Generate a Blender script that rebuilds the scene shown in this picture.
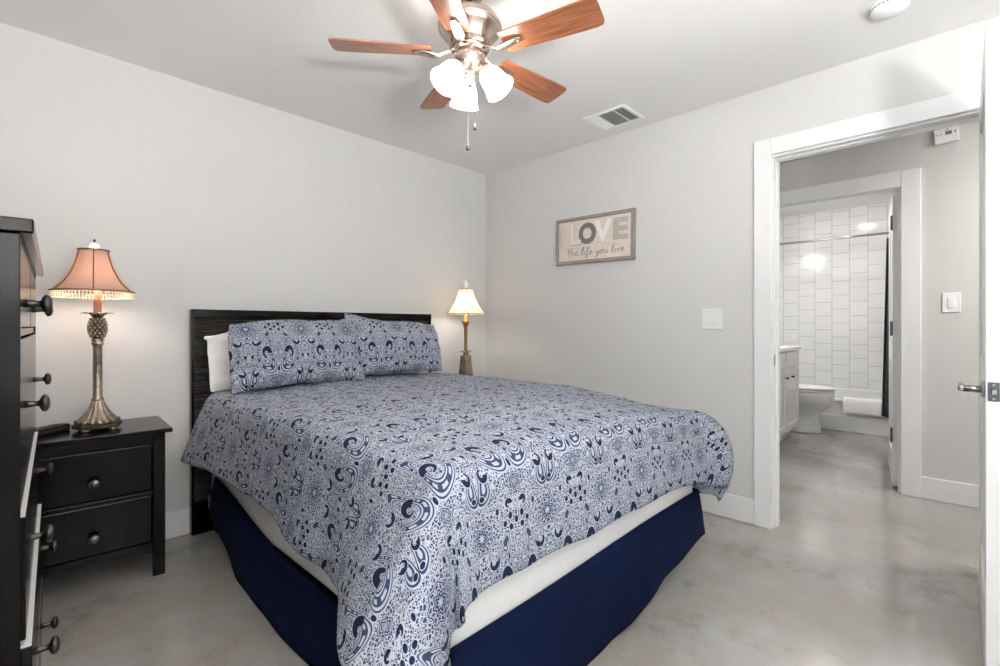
import bpy, bmesh, math, random
from math import pi, sin, cos, radians as R
from mathutils import Vector, Matrix, noise

for o in list(bpy.data.objects): bpy.data.objects.remove(o)
SC = bpy.context.scene
COL = SC.collection
random.seed(4)

# ------------------------------------------------------------------ camera
cam_d = bpy.data.cameras.new('camera'); cam = bpy.data.objects.new('camera', cam_d); COL.objects.link(cam)
CAM = Vector((-2.9586, -3.0244, 1.118))
cam.location = CAM
cam.rotation_euler = (R(90), 0, math.atan2(.6943, .7197) - R(90))
cam_d.sensor_width = 36; cam_d.lens = 36*483/1000; cam_d.shift_y = -7/1000; cam_d.clip_start = .02
SC.camera = cam

# ------------------------------------------------------------------ world, exposure, daylight
w = bpy.data.worlds.new('world'); SC.world = w; w.use_nodes = True
w.node_tree.nodes['Background'].inputs[0].default_value = (.75, .87, 1, 1)
w.node_tree.nodes['Background'].inputs[1].default_value = 1.0
SC.view_settings.view_transform = 'Standard'; SC.view_settings.look = 'None'
SC.view_settings.gamma = 1; SC.view_settings.use_curve_mapping = False
SC.view_settings.exposure = 0.46

def area(name, loc, rot, sx, sy, power, col):
    d = bpy.data.lights.new(name, 'AREA'); d.shape = 'RECTANGLE'; d.size = sx; d.size_y = sy
    d.energy = power; d.color = col
    o = bpy.data.objects.new(name, d); o.location = loc; o.rotation_euler = rot; COL.objects.link(o); return o
def point(name, loc, power, col, rad=.04):
    d = bpy.data.lights.new(name, 'POINT'); d.energy = power; d.color = col; d.shadow_soft_size = rad
    o = bpy.data.objects.new(name, d); o.location = loc; COL.objects.link(o); return o
# daylight falling in through the two windows behind and left of the camera
area('daylight_front', (-2.1, -4.62, 1.45), (R(90), 0, 0), 2.1, 1.4, 10, (.95, .98, 1))
area('daylight_left', (-3.74, -3.3, 1.45), (R(90), 0, R(-90)), 1.3, 1.4, 6, (.55, .76, 1))
# fill added outside, aimed up through the windows to brighten the ceiling
area('ceiling_fill_front', (-2.1, -4.85, .45), (R(135), 0, 0), 2.6, 1.0, 170, (.98, .99, 1))
area('ceiling_fill_left', (-4.05, -3.3, .45), (R(135), 0, R(-90)), 1.8, 1.0, 8, (.93, .97, 1))
# fill lamp added behind the camera to brighten the ceiling
area('added_ceiling_fill', (-2.85, -3.85, 1.20), (R(180), 0, 0), .24, .24, 112, (1, .99, .97))
FAN_EMIT = 16.0
LAMP_L, LAMP_R = 70, 40            # emission of the two table-lamp bulbs
HALL_W, BATH_W = 21, 7

# ------------------------------------------------------------------ node helpers
def lin(r, g, b):
    f = lambda c: (c/255/12.92) if c <= 10 else ((c/255+.055)/1.055)**2.4
    return (f(r), f(g), f(b), 1)
class NT:
    def __init__(s, name):
        s.m = bpy.data.materials.new(name); s.m.use_nodes = True; s.t = s.m.node_tree
        s.b = s.t.nodes['Principled BSDF']
    def n(s, typ, **kw):
        nd = s.t.nodes.new(typ)
        for k, v in kw.items(): setattr(nd, k, v)
        return nd
    def l(s, a, b): s.t.links.new(a, b)
    def set(s, **kw):
        for k, v in kw.items():
            s.b.inputs[{'base':'Base Color','rough':'Roughness','metal':'Metallic','coat':'Coat Weight','spec':'Specular IOR Level',
                        'emit':'Emission Color','es':'Emission Strength','sheen':'Sheen Weight','coatr':'Coat Roughness','trans':'Transmission Weight'}[k]].default_value = v
        return s
    def coord(s, kind='Object'): return s.n('ShaderNodeTexCoord').outputs[kind]
    def noise(s, vec, scale, detail=3, rough=.5):
        nd = s.n('ShaderNodeTexNoise'); nd.inputs['Scale'].default_value = scale; nd.inputs['Detail'].default_value = detail
        nd.inputs['Roughness'].default_value = rough
        s.l(vec, nd.inputs['Vector']); return nd.outputs['Fac']
    def mapping(s, vec, scale=(1,1,1), loc=(0,0,0)):
        nd = s.n('ShaderNodeMapping'); nd.inputs['Scale'].default_value = scale; nd.inputs['Location'].default_value = loc
        s.l(vec, nd.inputs['Vector']); return nd.outputs[0]
    def ramp(s, fac, stops):
        nd = s.n('ShaderNodeValToRGB'); e = nd.color_ramp.elements
        while len(e) < len(stops): e.new(.5)
        for i, (p, c) in enumerate(stops): e[i].position = p; e[i].color = c
        s.l(fac, nd.inputs[0]); return nd.outputs[0]
    def mix(s, fac, a, b):
        nd = s.n('ShaderNodeMix', data_type='RGBA')
        for v, i in ((fac, 0), (a, 6), (b, 7)):
            if hasattr(v, 'links'): s.l(v, nd.inputs[i])
            else: nd.inputs[i].default_value = v
        return nd.outputs[2]
    def bump(s, h, strength=.2, dist=.01):
        nd = s.n('ShaderNodeBump'); nd.inputs['Strength'].default_value = strength; nd.inputs['Distance'].default_value = dist
        s.l(h, nd.inputs['Height']); s.l(nd.outputs[0], s.b.inputs['Normal'])
class X:                                   # tiny expression language over Math nodes
    def __init__(s, nt, sock): s.nt, s.k = nt, sock
    def op(s, o, *a):
        nd = s.nt.n('ShaderNodeMath', operation=o)
        for i, v in enumerate((s,)+a):
            if isinstance(v, X): s.nt.l(v.k, nd.inputs[i])
            else: nd.inputs[i].default_value = v
        return X(s.nt, nd.outputs[0])
    def __add__(s, o): return s.op('ADD', o)
    def __sub__(s, o): return s.op('SUBTRACT', o)
    def __mul__(s, o): return s.op('MULTIPLY', o)
    __radd__ = __add__; __rmul__ = __mul__
    def lt(s, o): return s.op('LESS_THAN', o)
    def gt(s, o): return s.op('GREATER_THAN', o)
    def ab(s): return s.op('ABSOLUTE')
    def mx(s, o): return s.op('MAXIMUM', o)
    def mn(s, o): return s.op('MINIMUM', o)
    def inv(s): return s.op('MULTIPLY', -1.0) + 1.0
    def near(s, c, wd): return (s-c).ab().lt(wd)
def hyp(a, b): return (a*a+b*b).op('SQRT')

def simple(name, rgb, rough=.5, metal=0, var=.06, scale=30, bump=0, **kw):
    t = NT(name); c = t.coord(); n = t.noise(c, scale)
    a = [v*(1-var) for v in rgb[:3]]+[1]; b = [min(1, v*(1+var)) for v in rgb[:3]]+[1]
    t.l(t.ramp(n, [(.3, a), (.7, b)]), t.b.inputs['Base Color']); t.set(rough=rough, metal=metal, **kw)
    if bump: t.bump(n, bump, .002)
    return t.m

# ------------------------------------------------------------------ materials
M = {}
def paint(name, rgb, rough, bs=.05):
    t = NT(name); c = t.coord()
    n = t.noise(c, 260, 2); n2 = t.noise(c, 1.3, 2)
    a = [v*.985 for v in rgb[:3]]+[1]; b = [min(1, v*1.015) for v in rgb[:3]]+[1]
    t.l(t.ramp(n2, [(.3, a), (.7, b)]), t.b.inputs['Base Color']); t.set(rough=rough)
    if bs: t.bump(n, bs, .002)
    return t.m
M['wall'] = paint('wall_paint', lin(209, 208, 206), .6)
M['ceil'] = paint('ceiling_paint', lin(234, 233, 231), .7, .12)
M['trim'] = paint('trim_paint', lin(234, 234, 234), .32, 0)
M['white'] = simple('white_plastic', lin(240, 240, 238), .35, var=.01)
M['ceramic'] = simple('white_ceramic', lin(240, 240, 240), .12, var=.01, coat=.5)
M['grey'] = simple('grey_slot', lin(90, 90, 90), .6)
M['slot'] = simple('dark_slot', lin(120, 120, 120), .7)
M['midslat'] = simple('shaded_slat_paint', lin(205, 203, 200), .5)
M['nickel'] = simple('brushed_nickel', lin(196, 178, 166), .27, 1, var=.05)
M['steel'] = simple('satin_steel', lin(170, 168, 165), .3, 1)
M['darksteel'] = simple('dark_steel_hinge', lin(105, 105, 105), .4, 1)
M['knob'] = simple('pewter_knob', lin(78, 74, 70), .38, .85, var=.15, scale=60)
M['pewter'] = simple('light_pewter_knob', lin(132, 127, 120), .36, .85, var=.12, scale=60)
M['blackmetal'] = simple('black_metal', lin(22, 22, 24), .45, .5)
M['blackplastic'] = simple('black_plastic', lin(20, 20, 21), .35)
M['button'] = simple('remote_button', lin(70, 70, 74), .5)
M['curtain'] = simple('charcoal_curtain', lin(70, 72, 76), .85, var=.2, scale=90)
M['towel'] = simple('white_terry', lin(238, 238, 238), .95, var=.03, scale=120, bump=.5)
M['linen'] = simple('white_linen', lin(232, 231, 229), .85, var=.02, scale=40, bump=.1)
def black_wood():
    t = NT('black_brown_wood'); c = t.coord(); g = t.noise(t.mapping(c, (3, 3, 60)), 4, 4)
    t.l(t.ramp(g, [(.3, lin(6, 5, 5)), (.7, lin(12, 11, 10))]), t.b.inputs['Base Color'])
    t.set(rough=.18, spec=.25); t.bump(g, .015, .002); return t.m
M['black'] = black_wood()
def rattan():
    t = NT('dark_ribbed_headboard'); c = t.coord(); g = t.noise(t.mapping(c, (14, 14, 120)), 3, 4, .6)
    t.l(t.ramp(g, [(.35, lin(20, 18, 18)), (.55, lin(46, 42, 40)), (.72, lin(112, 106, 100))]), t.b.inputs['Base Color'])  # lightest stop paints shiny highlights of the ribs into the colour
    t.set(rough=.36); t.bump(g, .5, .006); return t.m
M['rattan'] = rattan()
def concrete():
    t = NT('polished_concrete'); c = t.coord()
    n1 = t.noise(c, 1.1, 5, .6); n2 = t.noise(t.mapping(c, (1,1,1), (7, 3, 0)), 3.2, 6, .65); n3 = t.noise(c, 26, 4, .7)
    base = t.ramp(n1, [(.3, lin(138, 134, 129)), (.5, lin(157, 154, 151)), (.7, lin(171, 170, 169))])
    warm = t.ramp(n2, [(.42, (0,0,0,1)), (.7, (1,1,1,1))])
    c1 = t.mix(warm, base, lin(152, 143, 133))
    bl = t.ramp(t.noise(t.mapping(c, (1,1,1), (2.2, 9, 0)), 2.4, 5, .7), [(.54, (0,0,0,1)), (.70, (.6,.6,.6,1))])
    c2 = t.mix(bl, c1, lin(104, 99, 94))
    sp = t.ramp(n3, [(.66, (0,0,0,1)), (.73, (.55,.55,.55,1))])
    c3 = t.mix(sp, c2, lin(104, 98, 93))
    t.l(c3, t.b.inputs['Base Color'])
    t.l(t.ramp(n2, [(.3, (.09,)*3+(1,)), (.75, (.22,)*3+(1,))]), t.b.inputs['Roughness'])
    t.set(spec=.6, coat=.25, coatr=.12); t.bump(n1, .03, .01); return t.m
M['floor'] = concrete()
def blade_wood():
    t = NT('walnut_blade'); c = t.coord(); g = t.noise(t.mapping(c, (2.2, 34, 10)), 3, 5, .6)
    g2 = t.noise(t.mapping(c, (1.2, 90, 10)), 4, 3)
    a = t.ramp(g, [(.25, lin(98, 56, 36)), (.5, lin(144, 88, 58)), (.75, lin(178, 120, 84))])
    t.l(t.mix(t.ramp(g2, [(.5, (0,0,0,1)), (.75, (.4,.4,.4,1))]), a, lin(84, 46, 28)), t.b.inputs['Base Color'])
    t.set(rough=.3, coat=.3); return t.m
M['blade'] = blade_wood()
def navy():
    t = NT('navy_skirt_cotton'); c = t.coord(); g = t.noise(t.mapping(c, (260, 260, 60)), 3, 2); n = t.noise(c, 5, 3)
    t.l(t.ramp(n, [(.3, lin(5, 16, 42)), (.7, lin(8, 23, 54))]), t.b.inputs['Base Color'])
    t.set(rough=.85, spec=.12); t.bump(g, .15, .001); return t.m
M['navy'] = navy()
def paisley():
    t = NT('paisley_cotton'); uv = t.coord('UV')
    nz = t.n('ShaderNodeTexNoise'); nz.inputs['Scale'].default_value = 9; nz.inputs['Detail'].default_value = 1; t.l(uv, nz.inputs['Vector'])
    mixv = t.n('ShaderNodeVectorMath', operation='MULTIPLY_ADD'); t.l(nz.outputs['Color'], mixv.inputs[0]); mixv.inputs[1].default_value = (.010,)*3; t.l(uv, mixv.inputs[2])
    sp = t.n('ShaderNodeSeparateXYZ'); t.l(mixv.outputs[0], sp.inputs[0])
    u = X(t, sp.outputs[0]); v = X(t, sp.outputs[1])
    PU, PV = .28, .40
    uu = ((u*(1/PU)+.5).op('FRACT')-.5).ab()*PU               # mirrored about the motif axis, 0 .. .14
    vv = (v*(1/PV)).op('FRACT')*PV
    # fine filigree ground
    vor = t.n('ShaderNodeTexVoronoi', feature='F1'); vor.inputs['Scale'].default_value = 95
    cmb = t.n('ShaderNodeCombineXYZ'); t.l(uu.k, cmb.inputs[0]); t.l(vv.k, cmb.inputs[1]); t.l(cmb.outputs[0], vor.inputs['Vector'])
    d = X(t, vor.outputs['Distance'])
    ve = t.n('ShaderNodeTexVoronoi', feature='DISTANCE_TO_EDGE'); ve.inputs['Scale'].default_value = 95; t.l(cmb.outputs[0], ve.inputs['Vector'])
    fn = X(t, t.noise(mixv.outputs[0], 260, 2))
    light = X(t, ve.outputs['Distance']).lt(.105).mx(d.lt(.25)).mx(fn.gt(.61))
    def ell(cx, cy, ax, ay, bend=0):
        x = uu-cx; y = vv-cy
        if bend: x = x + y*y*bend
        return hyp(x*(1/ax), y*(1/ay))
    def drop(cx, cy, ax, ay, bend, taper):
        y = vv-cy; x = (uu-cx)+y*y*bend; yn = y*(1/ay)
        return hyp((x*(1/ax)).op('DIVIDE', yn*(-taper)+1.0), yn), y, x
    # tall paisley drop round the big comma: fine outlines with beads between
    dp, yy, xx = drop(.066, .195, .039, .108, 2.2, .5)
    def put(light, zone, val): return (light*zone.inv()) + (val*zone)
    line = dp.near(1.0, .035).mx(dp.near(.70, .030)).mx(dp.near(.60, .018)).mx(dp.near(1.10, .018))
    light = put(light, dp.near(.85, .27), line)
    beads = (yy.op('ARCTAN2', xx)*15.0).op('SINE').gt(-.2)
    light = put(light, dp.near(.85, .055), beads)
    dp2, y2, x2 = drop(.116, .05, .021, .050, -5.0, .5)
    light = put(light, dp2.lt(1.1), dp2.near(1.0, .07).mx(dp2.near(.68, .09)).mx(dp2.lt(.3)))
    # rosette on the other axis
    x = uu-.14; y = vv-.32; r = hyp(x, y); an = y.op('ARCTAN2', x)
    rr = r + (an*8.0).op('COSINE')*.0035
    light = put(light, rr.lt(.046), rr.near(.044, .0014).mx(rr.near(.038, .0012)).mx(rr.near(.027, .0016)).mx(rr.near(.019, .0012)).mx(rr.lt(.009)).mx((an*16.0).op('SINE').gt(.3).mn(rr.near(.0325, .003))))
    # small flower on the motif axis
    x = uu; y = vv-.045; r = hyp(x, y); an = y.op('ARCTAN2', x)
    rr = r + (an*6.0).op('COSINE')*.004
    light = put(light, rr.lt(.027), rr.near(.0255, .0013).mx(rr.near(.019, .0013)).mx(rr.near(.010, .0015)).mx(rr.lt(.004)))
    # dark motifs
    def comma(cx, cy, r0, wd, sx=1.25, sy=.82, flip=1, start=.22):
        x = (uu-cx)*sx; y = (vv-cy)*(sy*flip); r = hyp(x, y)
        th = (y.op('ARCTAN2', x)+pi)*(1/(2*pi))
        return (r-r0).ab().lt(th*wd) .mn(th.gt(start)), (r-r0).ab().lt(th*wd+.0022).mn(th.gt(start-.05))
    dark = None; rim = None
    for a in (comma(.056, .185, .0195, .0135), comma(.112, .085, .0125, .0095, 1.2, .9, -1), comma(.100, .245, .014, .0085, 1, 1, -1, .4), comma(.03, .385, .008, .009, 1, .9, 1)):
        dark = a[0] if dark is None else dark.mx(a[0]); rim = a[1] if rim is None else rim.mx(a[1])
    for (cx, cy, ax, ay, bd) in ((.0, .335, .007, .010, 0), (.024, .350, .008, .010, 6), (.022, .318, .008, .009, -6), (.046, .332, .008, .008, 0), (.125, .165, .006, .011, 8), (.125, .022, .009, .008, 0), (.075, .372, .006, .010, 5), (.0, .10, .006, .014, 0)):
        e = ell(cx, cy, ax, ay, bd); dark = dark.mx(e.lt(1)); rim = rim.mx(e.lt(1.25))
    light = light.mx(rim)*dark.inv()
    gcol = t.mix(light.k, lin(52, 64, 95), lin(171, 175, 184))
    col = t.mix(dark.k, gcol, lin(27, 34, 62))
    t.l(col, t.b.inputs['Base Color']); t.set(rough=.85, spec=.15)
    t.bump(t.noise(uv, 420, 2), .12, .001); return t.m
M['paisley'] = paisley()
def tile():
    t = NT('white_shower_tile'); g = t.coord('Object')
    sp = t.n('ShaderNodeSeparateXYZ'); t.l(g, sp.inputs[0]); cb = t.n('ShaderNodeCombineXYZ')
    s1 = X(t, sp.outputs[0])+X(t, sp.outputs[1]); t.l(sp.outputs[2], cb.inputs[0]); t.l(s1.k, cb.inputs[1])
    b = t.n('ShaderNodeTexBrick'); t.l(cb.outputs[0], b.inputs['Vector'])
    b.inputs['Color1'].default_value = lin(236, 237, 238); b.inputs['Color2'].default_value = lin(242, 242, 242); b.inputs['Mortar'].default_value = lin(200, 200, 200)
    b.inputs['Scale'].default_value = 1; b.inputs['Mortar Size'].default_value = .0035; b.inputs['Brick Width'].default_value = .165; b.inputs['Row Height'].default_value = .172; b.inputs['Mortar Smooth'].default_value = .2
    t.l(b.outputs['Color'], t.b.inputs['Base Color']); t.set(rough=.12); return t.m
M['tile'] = tile()
def glow(name, rgb, ergb, es, rough=.4):
    t = NT(name); c = t.coord(); n = t.noise(c, 30)
    t.l(t.ramp(n, [(.3, [v*.97 for v in rgb[:3]]+[1]), (.7, rgb)]), t.b.inputs['Base Color'])
    t.set(rough=rough, emit=ergb, es=es); return t.m
M['fanglass'] = glow('lit_frosted_glass', lin(250, 248, 245), (1, .93, .84, 1), FAN_EMIT)
M['bulb'] = glow('lit_bulb', lin(250, 248, 245), (1, .94, .86, 1), LAMP_L)
M['bulb_far'] = glow('lit_bulb_far', lin(250, 248, 245), (1, .94, .86, 1), LAMP_R)
M['fixture'] = glow('lit_fixture_glass', lin(250, 250, 250), (1, .97, .93, 1), 52)
def shade_mat(name, a, b, check, em, es, scale=150):
    t = NT(name); uv = t.coord('UV')
    ch = t.n('ShaderNodeTexChecker'); ch.inputs['Scale'].default_value = scale; t.l(uv, ch.inputs['Vector'])
    n = t.noise(uv, 60, 2)
    f = X(t, ch.outputs['Fac'])*check + X(t, n)*.25
    col = t.mix(f.k, a, b); t.l(col, t.b.inputs['Base Color']); t.set(rough=.85)
    tr = t.n('ShaderNodeBsdfTranslucent'); t.l(col, tr.inputs[0])
    mx = t.n('ShaderNodeMixShader'); mx.inputs[0].default_value = em
    out = t.t.nodes['Material Output']; t.l(t.b.outputs[0], mx.inputs[1]); t.l(tr.outputs[0], mx.inputs[2]); t.l(mx.outputs[0], out.inputs[0])
    return t.m
M['peach'] = shade_mat('peach_check_fabric', lin(226, 196, 178), lin(168, 132, 114), .7, .26, 0, 230)
M['cream'] = shade_mat('cream_silk', lin(250, 240, 226), lin(242, 228, 208), .1, .6, 0)
M['peachtrim'] = simple('brown_braid', lin(120, 84, 66), .8, scale=200)
M['bead'] = simple('cream_beads', lin(238, 224, 190), .35, var=.1, scale=200)
M['bronze'] = simple('antique_bronze', lin(158, 146, 130), .40, .75, var=.35, scale=45, bump=.3)
M['bronzedark'] = simple('dark_bronze', lin(84, 70, 60), .45, .6, var=.3, scale=45, bump=.3)
M['gold'] = simple('aged_gold', lin(152, 112, 66), .4, .8, var=.3, scale=50)
M['crystal'] = simple('pale_finial', lin(236, 234, 230), .15, coat=.6)
M['sleeve'] = simple('tan_candle_sleeve', lin(170, 118, 92), .6)
def signwood(name, c1, c2):
    t = NT(name); c = t.coord(); g = t.noise(t.mapping(c, (8, 8, 60)), 3, 4, .6)
    t.l(t.ramp(g, [(.3, c1), (.7, c2)]), t.b.inputs['Base Color']); t.set(rough=.7); t.bump(g, .1, .002); return t.m
M['frame'] = signwood('greyed_wood_frame', lin(138, 126, 118), lin(160, 148, 140))
M['board'] = signwood('pale_washed_board', lin(206, 194, 184), lin(226, 215, 206))
M['inkdark'] = simple('charcoal_ink', lin(122, 114, 108), .8, var=.25, scale=80)
M['inkmid'] = simple('taupe_ink', lin(180, 170, 162), .8, var=.15, scale=80)
M['inkgrey'] = simple('grey_ink', lin(140, 130, 124), .8, var=.1, scale=80)
M['inkwhite'] = simple('white_ink', lin(238, 232, 226), .8, var=.03, scale=80)
M['edge_highlight'] = simple('painted_highlight', lin(205, 205, 205), .4, var=.03)  # pale grey for light caught on the black drawer tops
M['inkpale'] = simple('pale_ink', lin(228, 218, 208), .8, var=.03)
M['quartz'] = simple('white_counter', lin(235, 235, 233), .2, var=.02)
M['glass'] = simple('window_glass', (1, 1, 1, 1), .0, trans=1)

# ------------------------------------------------------------------ geometry helpers
def obj(name, bm, mat, parent=None, smooth=False, loc=(0,0,0), rot=(0,0,0), bevel=0, seg=2):
    me = bpy.data.meshes.new(name)
    bmesh.ops.recalc_face_normals(bm, faces=bm.faces) if bm.faces else None
    bm.to_mesh(me); bm.free()
    me.materials.append(mat)
    if smooth:
        for p in me.polygons: p.use_smooth = True
    o = bpy.data.objects.new(name, me); COL.objects.link(o)
    o.location = loc; o.rotation_euler = rot
    if parent: o.parent = parent
    if bevel:
        b = o.modifiers.new('bevel', 'BEVEL'); b.width = bevel; b.segments = seg; b.limit_method = 'ANGLE'; b.angle_limit = R(40)
        try: b.harden_normals = False
        except Exception: pass
    return o
def thing(name, label, cat, loc=(0,0,0), rz=0, group=None):
    o = bpy.data.objects.new(name, None); COL.objects.link(o); o.empty_display_size = .05
    o.location = loc; o.rotation_euler = (0, 0, rz); tag(o, label, cat, group); return o
def tag(o, label, cat, group=None):
    o['label'] = label; o['category'] = cat
    if group: o['group'] = group
    return o
def struct(o): o['kind'] = 'structure'; return o
def box(bm, x0, x1, y0, y1, z0, z1, mat=None):
    vs = [bm.verts.new(((x0, x1)[i], (y0, y1)[j], (z0, z1)[k])) for i in (0,1) for j in (0,1) for k in (0,1)]
    if mat: 
        for v in vs: v.co = mat @ v.co
    for f in ((0,1,3,2),(4,6,7,5),(0,4,5,1),(2,3,7,6),(0,2,6,4),(1,5,7,3)): bm.faces.new([vs[i] for i in f])
    return bm
def boxes(*bs):
    bm = bmesh.new()
    for b in bs: box(bm, *b)
    return bm
def lathe(prof, n=32, bm=None, mat=None, ridge=0, k=0, uvr=None):
    bm = bm or bmesh.new(); rings = []
    for (r, z) in prof:
        ring = []
        for i in range(n):
            a = 2*pi*i/n; rr = r*(1+ridge*cos(k*a)) if ridge else r
            co = Vector((rr*cos(a), rr*sin(a), z))
            ring.append(bm.verts.new(mat @ co if mat else co))
        rings.append(ring)
    for a, b in zip(rings, rings[1:]):
        for i in range(n): bm.faces.new((a[i], a[(i+1) % n], b[(i+1) % n], b[i]))
    if prof[0][0] > 1e-4: bm.faces.new(rings[0])
    if prof[-1][0] > 1e-4: bm.faces.new(list(reversed(rings[-1])))
    bmesh.ops.remove_doubles(bm, verts=bm.verts, dist=1e-5)
    return bm
def tube(pts, rad, n=10, bm=None, closed=False):
    bm = bm or bmesh.new(); pts = [Vector(p) for p in pts]; rings = []
    N = len(pts)
    for i, p in enumerate(pts):
        t = (pts[min(i+1, N-1)]-pts[max(i-1, 0)]).normalized()
        up = Vector((0,0,1)) if abs(t.z) < .95 else Vector((1,0,0))
        a = t.cross(up).normalized(); b = t.cross(a)
        r = rad[i] if isinstance(rad, (list, tuple)) else rad
        rings.append([bm.verts.new(p+(a*cos(2*pi*k/n)+b*sin(2*pi*k/n))*r) for k in range(n)])
    for a, b in zip(rings, rings[1:]):
        for i in range(n): bm.faces.new((a[i], a[(i+1) % n], b[(i+1) % n], b[i]))
    bm.faces.new(rings[0]); bm.faces.new(list(reversed(rings[-1]))); return bm
def prism(pts2, z0, z1, bm=None, mat=None):
    bm = bm or bmesh.new()
    f = lambda p, z: bm.verts.new(mat @ Vector((p[0], p[1], z)) if mat else (p[0], p[1], z))
    a = [f(p, z0) for p in pts2]; b = [f(p, z1) for p in pts2]; n = len(a)
    bm.faces.new(list(reversed(a))); bm.faces.new(b)
    for i in range(n): bm.faces.new((a[i], a[(i+1) % n], b[(i+1) % n], b[i]))
    return bm
def sstep(a, b, x):
    t = max(0, min(1, (x-a)/(b-a))); return t*t*(3-2*t)
def sphere(bm, c, r, sc=(1,1,1), u=10, v=7):
    m = Matrix.Translation(c) @ Matrix.Diagonal((*[r*s for s in sc], 1))
    bmesh.ops.create_uvsphere(bm, u_segments=u, v_segments=v, radius=1, matrix=m); return bm

# ------------------------------------------------------------------ room shell
H = 2.44
XL, YF = -3.5, -4.3            # left wall, front wall (behind camera)
DO0, DO1 = -2.244, -3.10       # bedroom doorway in y
BX = 1.214                     # hall wall with the bathroom door
BO0, BO1 = -1.925, -2.712      # bathroom doorway in y
struct(obj('floor', boxes((XL-.15, 4.2, YF-.15, .15, -.1, 0)), M['floor']))
struct(obj('ceiling', boxes((XL-.15, BX+.12, YF-.15, .15, H, H+.1)), M['ceil']))
struct(obj('wall_back', boxes((XL-.12, 1.334, 0, .12, 0, H)), M['wall']))
struct(obj('wall_right', boxes((0, .12, DO0, 0, 0, H), (0, .12, DO1, DO0, 2.066, H), (0, .12, YF, DO1, 0, H)), M['wall']))
WL = (-3.95, -2.65, .75, 2.15)
struct(obj('wall_left', boxes((XL-.12, XL, WL[1], 0, 0, H), (XL-.12, XL, YF, WL[0], 0, H), (XL-.12, XL, WL[0], WL[1], 0, WL[2]), (XL-.12, XL, WL[0], WL[1], WL[3], H)), M['wall']))
WF = (-3.15, -1.05, .75, 2.15)
struct(obj('wall_front', boxes((XL-.12, WF[0], YF-.12, YF, 0, H), (WF[1], BX+.12, YF-.12, YF, 0, H), (WF[0], WF[1], YF-.12, YF, 0, WF[2]), (WF[0], WF[1], YF-.12, YF, WF[3], H)), M['wall']))
struct(obj('wall_hall', boxes((BX, BX+.12, BO0, 0, 0, 2.5), (BX, BX+.12, BO1, BO0, 2.055, 2.5), (BX, BX+.12, YF, BO1, 0, 2.5)), M['wall']))
BL, BR_, BB = -1.28, -2.86, 3.95
struct(obj('wall_bath_left', boxes((BX+.12, BB+.12, BL, BL+.12, 0, 2.5)), M['wall']))
struct(obj('wall_bath_right', boxes((BX+.12, BB+.12, BR_-.12, BR_, 0, 2.5)), M['wall']))
struct(obj('wall_bath_back', boxes((BB, BB+.12, BR_, BL, 0, 2.5)), M['wall']))
struct(obj('wall_shower', boxes((BB-.012, BB, BR_, BL, .0, 2.5), (3.2, BB-.012, BL-.012, BL, .0, 2.5), (3.2, BB-.012, BR_, BR_+.012, .0, 2.5)), M['tile']))
struct(obj('ceiling_bath', boxes((BX+.12, BB+.12, BR_-.12, BL+.12, 2.5, 2.6)), M['ceil']))

def window(name, horizontal, a0, a1, z0, z1, c):
    bm = bmesh.new()
    def bb(p0, p1, q0, q1, d0, d1):
        if horizontal: box(bm, p0, p1, c+d0, c+d1, q0, q1)
        else: box(bm, c+d0, c+d1, p0, p1, q0, q1)
    t = .045
    bb(a0, a1, z0, z0+t, -.03, .03); bb(a0, a1, z1-t, z1, -.03, .03); bb(a0, a0+t, z0+t, z1-t, -.03, .03); bb(a1-t, a1, z0+t, z1-t, -.03, .03)
    zm = (z0+z1)/2; bb(a0+t, a1-t, zm-.02, zm+.02, -.025, .025)
    f = struct(obj(name, bm, M['trim']))
    bm = bmesh.new(); bb(a0+t, a1-t, z0+t, z1-t, -.003, .003); obj('pane', bm, M['glass'], f)
window('window_1', True, WF[0], WF[1], WF[2], WF[3], YF-.08)
window('window_2', False, WL[0], WL[1], WL[2], WL[3], XL-.08)

# baseboards
def bboard(name, *bs):
    return struct(obj(name, boxes(*bs), M['trim'], bevel=.004))
bh = .14
bboard('baseboard_back', (XL, -.014, -.014, 0, 0, bh))
bboard('baseboard_right', (-.014, 0, -2.168, 0, 0, bh), (-.014, 0, YF, DO1-.1, 0, bh))
bboard('baseboard_left', (XL, XL+.014, YF+.014, -.014, 0, bh))
bboard('baseboard_front', (XL, -.014, YF, YF+.014, 0, bh))
bboard('baseboard_hall', (BX-.014, BX, YF, -2.815, 0, bh), (BX-.014, BX, -1.805, 0, 0, bh))
bboard('baseboard_bath', (BX+.134, 3.2, BR_, BR_+.014, 0, bh))

# door casings and jambs
cw = .094
struct(obj('trim_1', boxes((-.022, 0, -2.255, -2.168, 0, 2.15), (-.022, 0, DO1-.0, -2.255, 2.058, 2.15), (-.022, 0, DO1-.10, DO1, 0, 2.15)), M['trim'], bevel=.004))
struct(obj('trim_2', boxes((0, .12, DO0-.018, DO0, 0, 2.066), (0, .12, DO1, DO0-.018, 2.048, 2.066), (0, .12, DO1-.0, DO1+.002, 0, 2.048),
                           (.045, .075, DO0-.025, DO0-.018, 0, 2.040), (.045, .075, DO1+.002, DO0-.018, 2.040, 2.048)), M['trim'], bevel=.003))
struct(obj('trim_3', boxes((BX-.02, BX, -2.815, BO1, 0, 2.148), (BX-.02, BX, BO1, BO0, 2.042, 2.148), (BX-.02, BX, BO0, BO0+.116, 0, 2.148)), M['trim'], bevel=.004))
struct(obj('trim_4', boxes((BX, BX+.12, BO1-.0, BO1+.016, 0, 2.055), (BX, BX+.12, BO0-.016, BO0, 0, 2.055), (BX, BX+.12, BO1+.016, BO0-.016, 2.030, 2.055)), M['trim'], bevel=.003))
sp = obj('strike_plate', boxes((.004, .034, DO0-.0198, DO0-.0181, .90, .957)), M['steel']); sp.parent = bpy.data.objects['trim_2']

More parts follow.
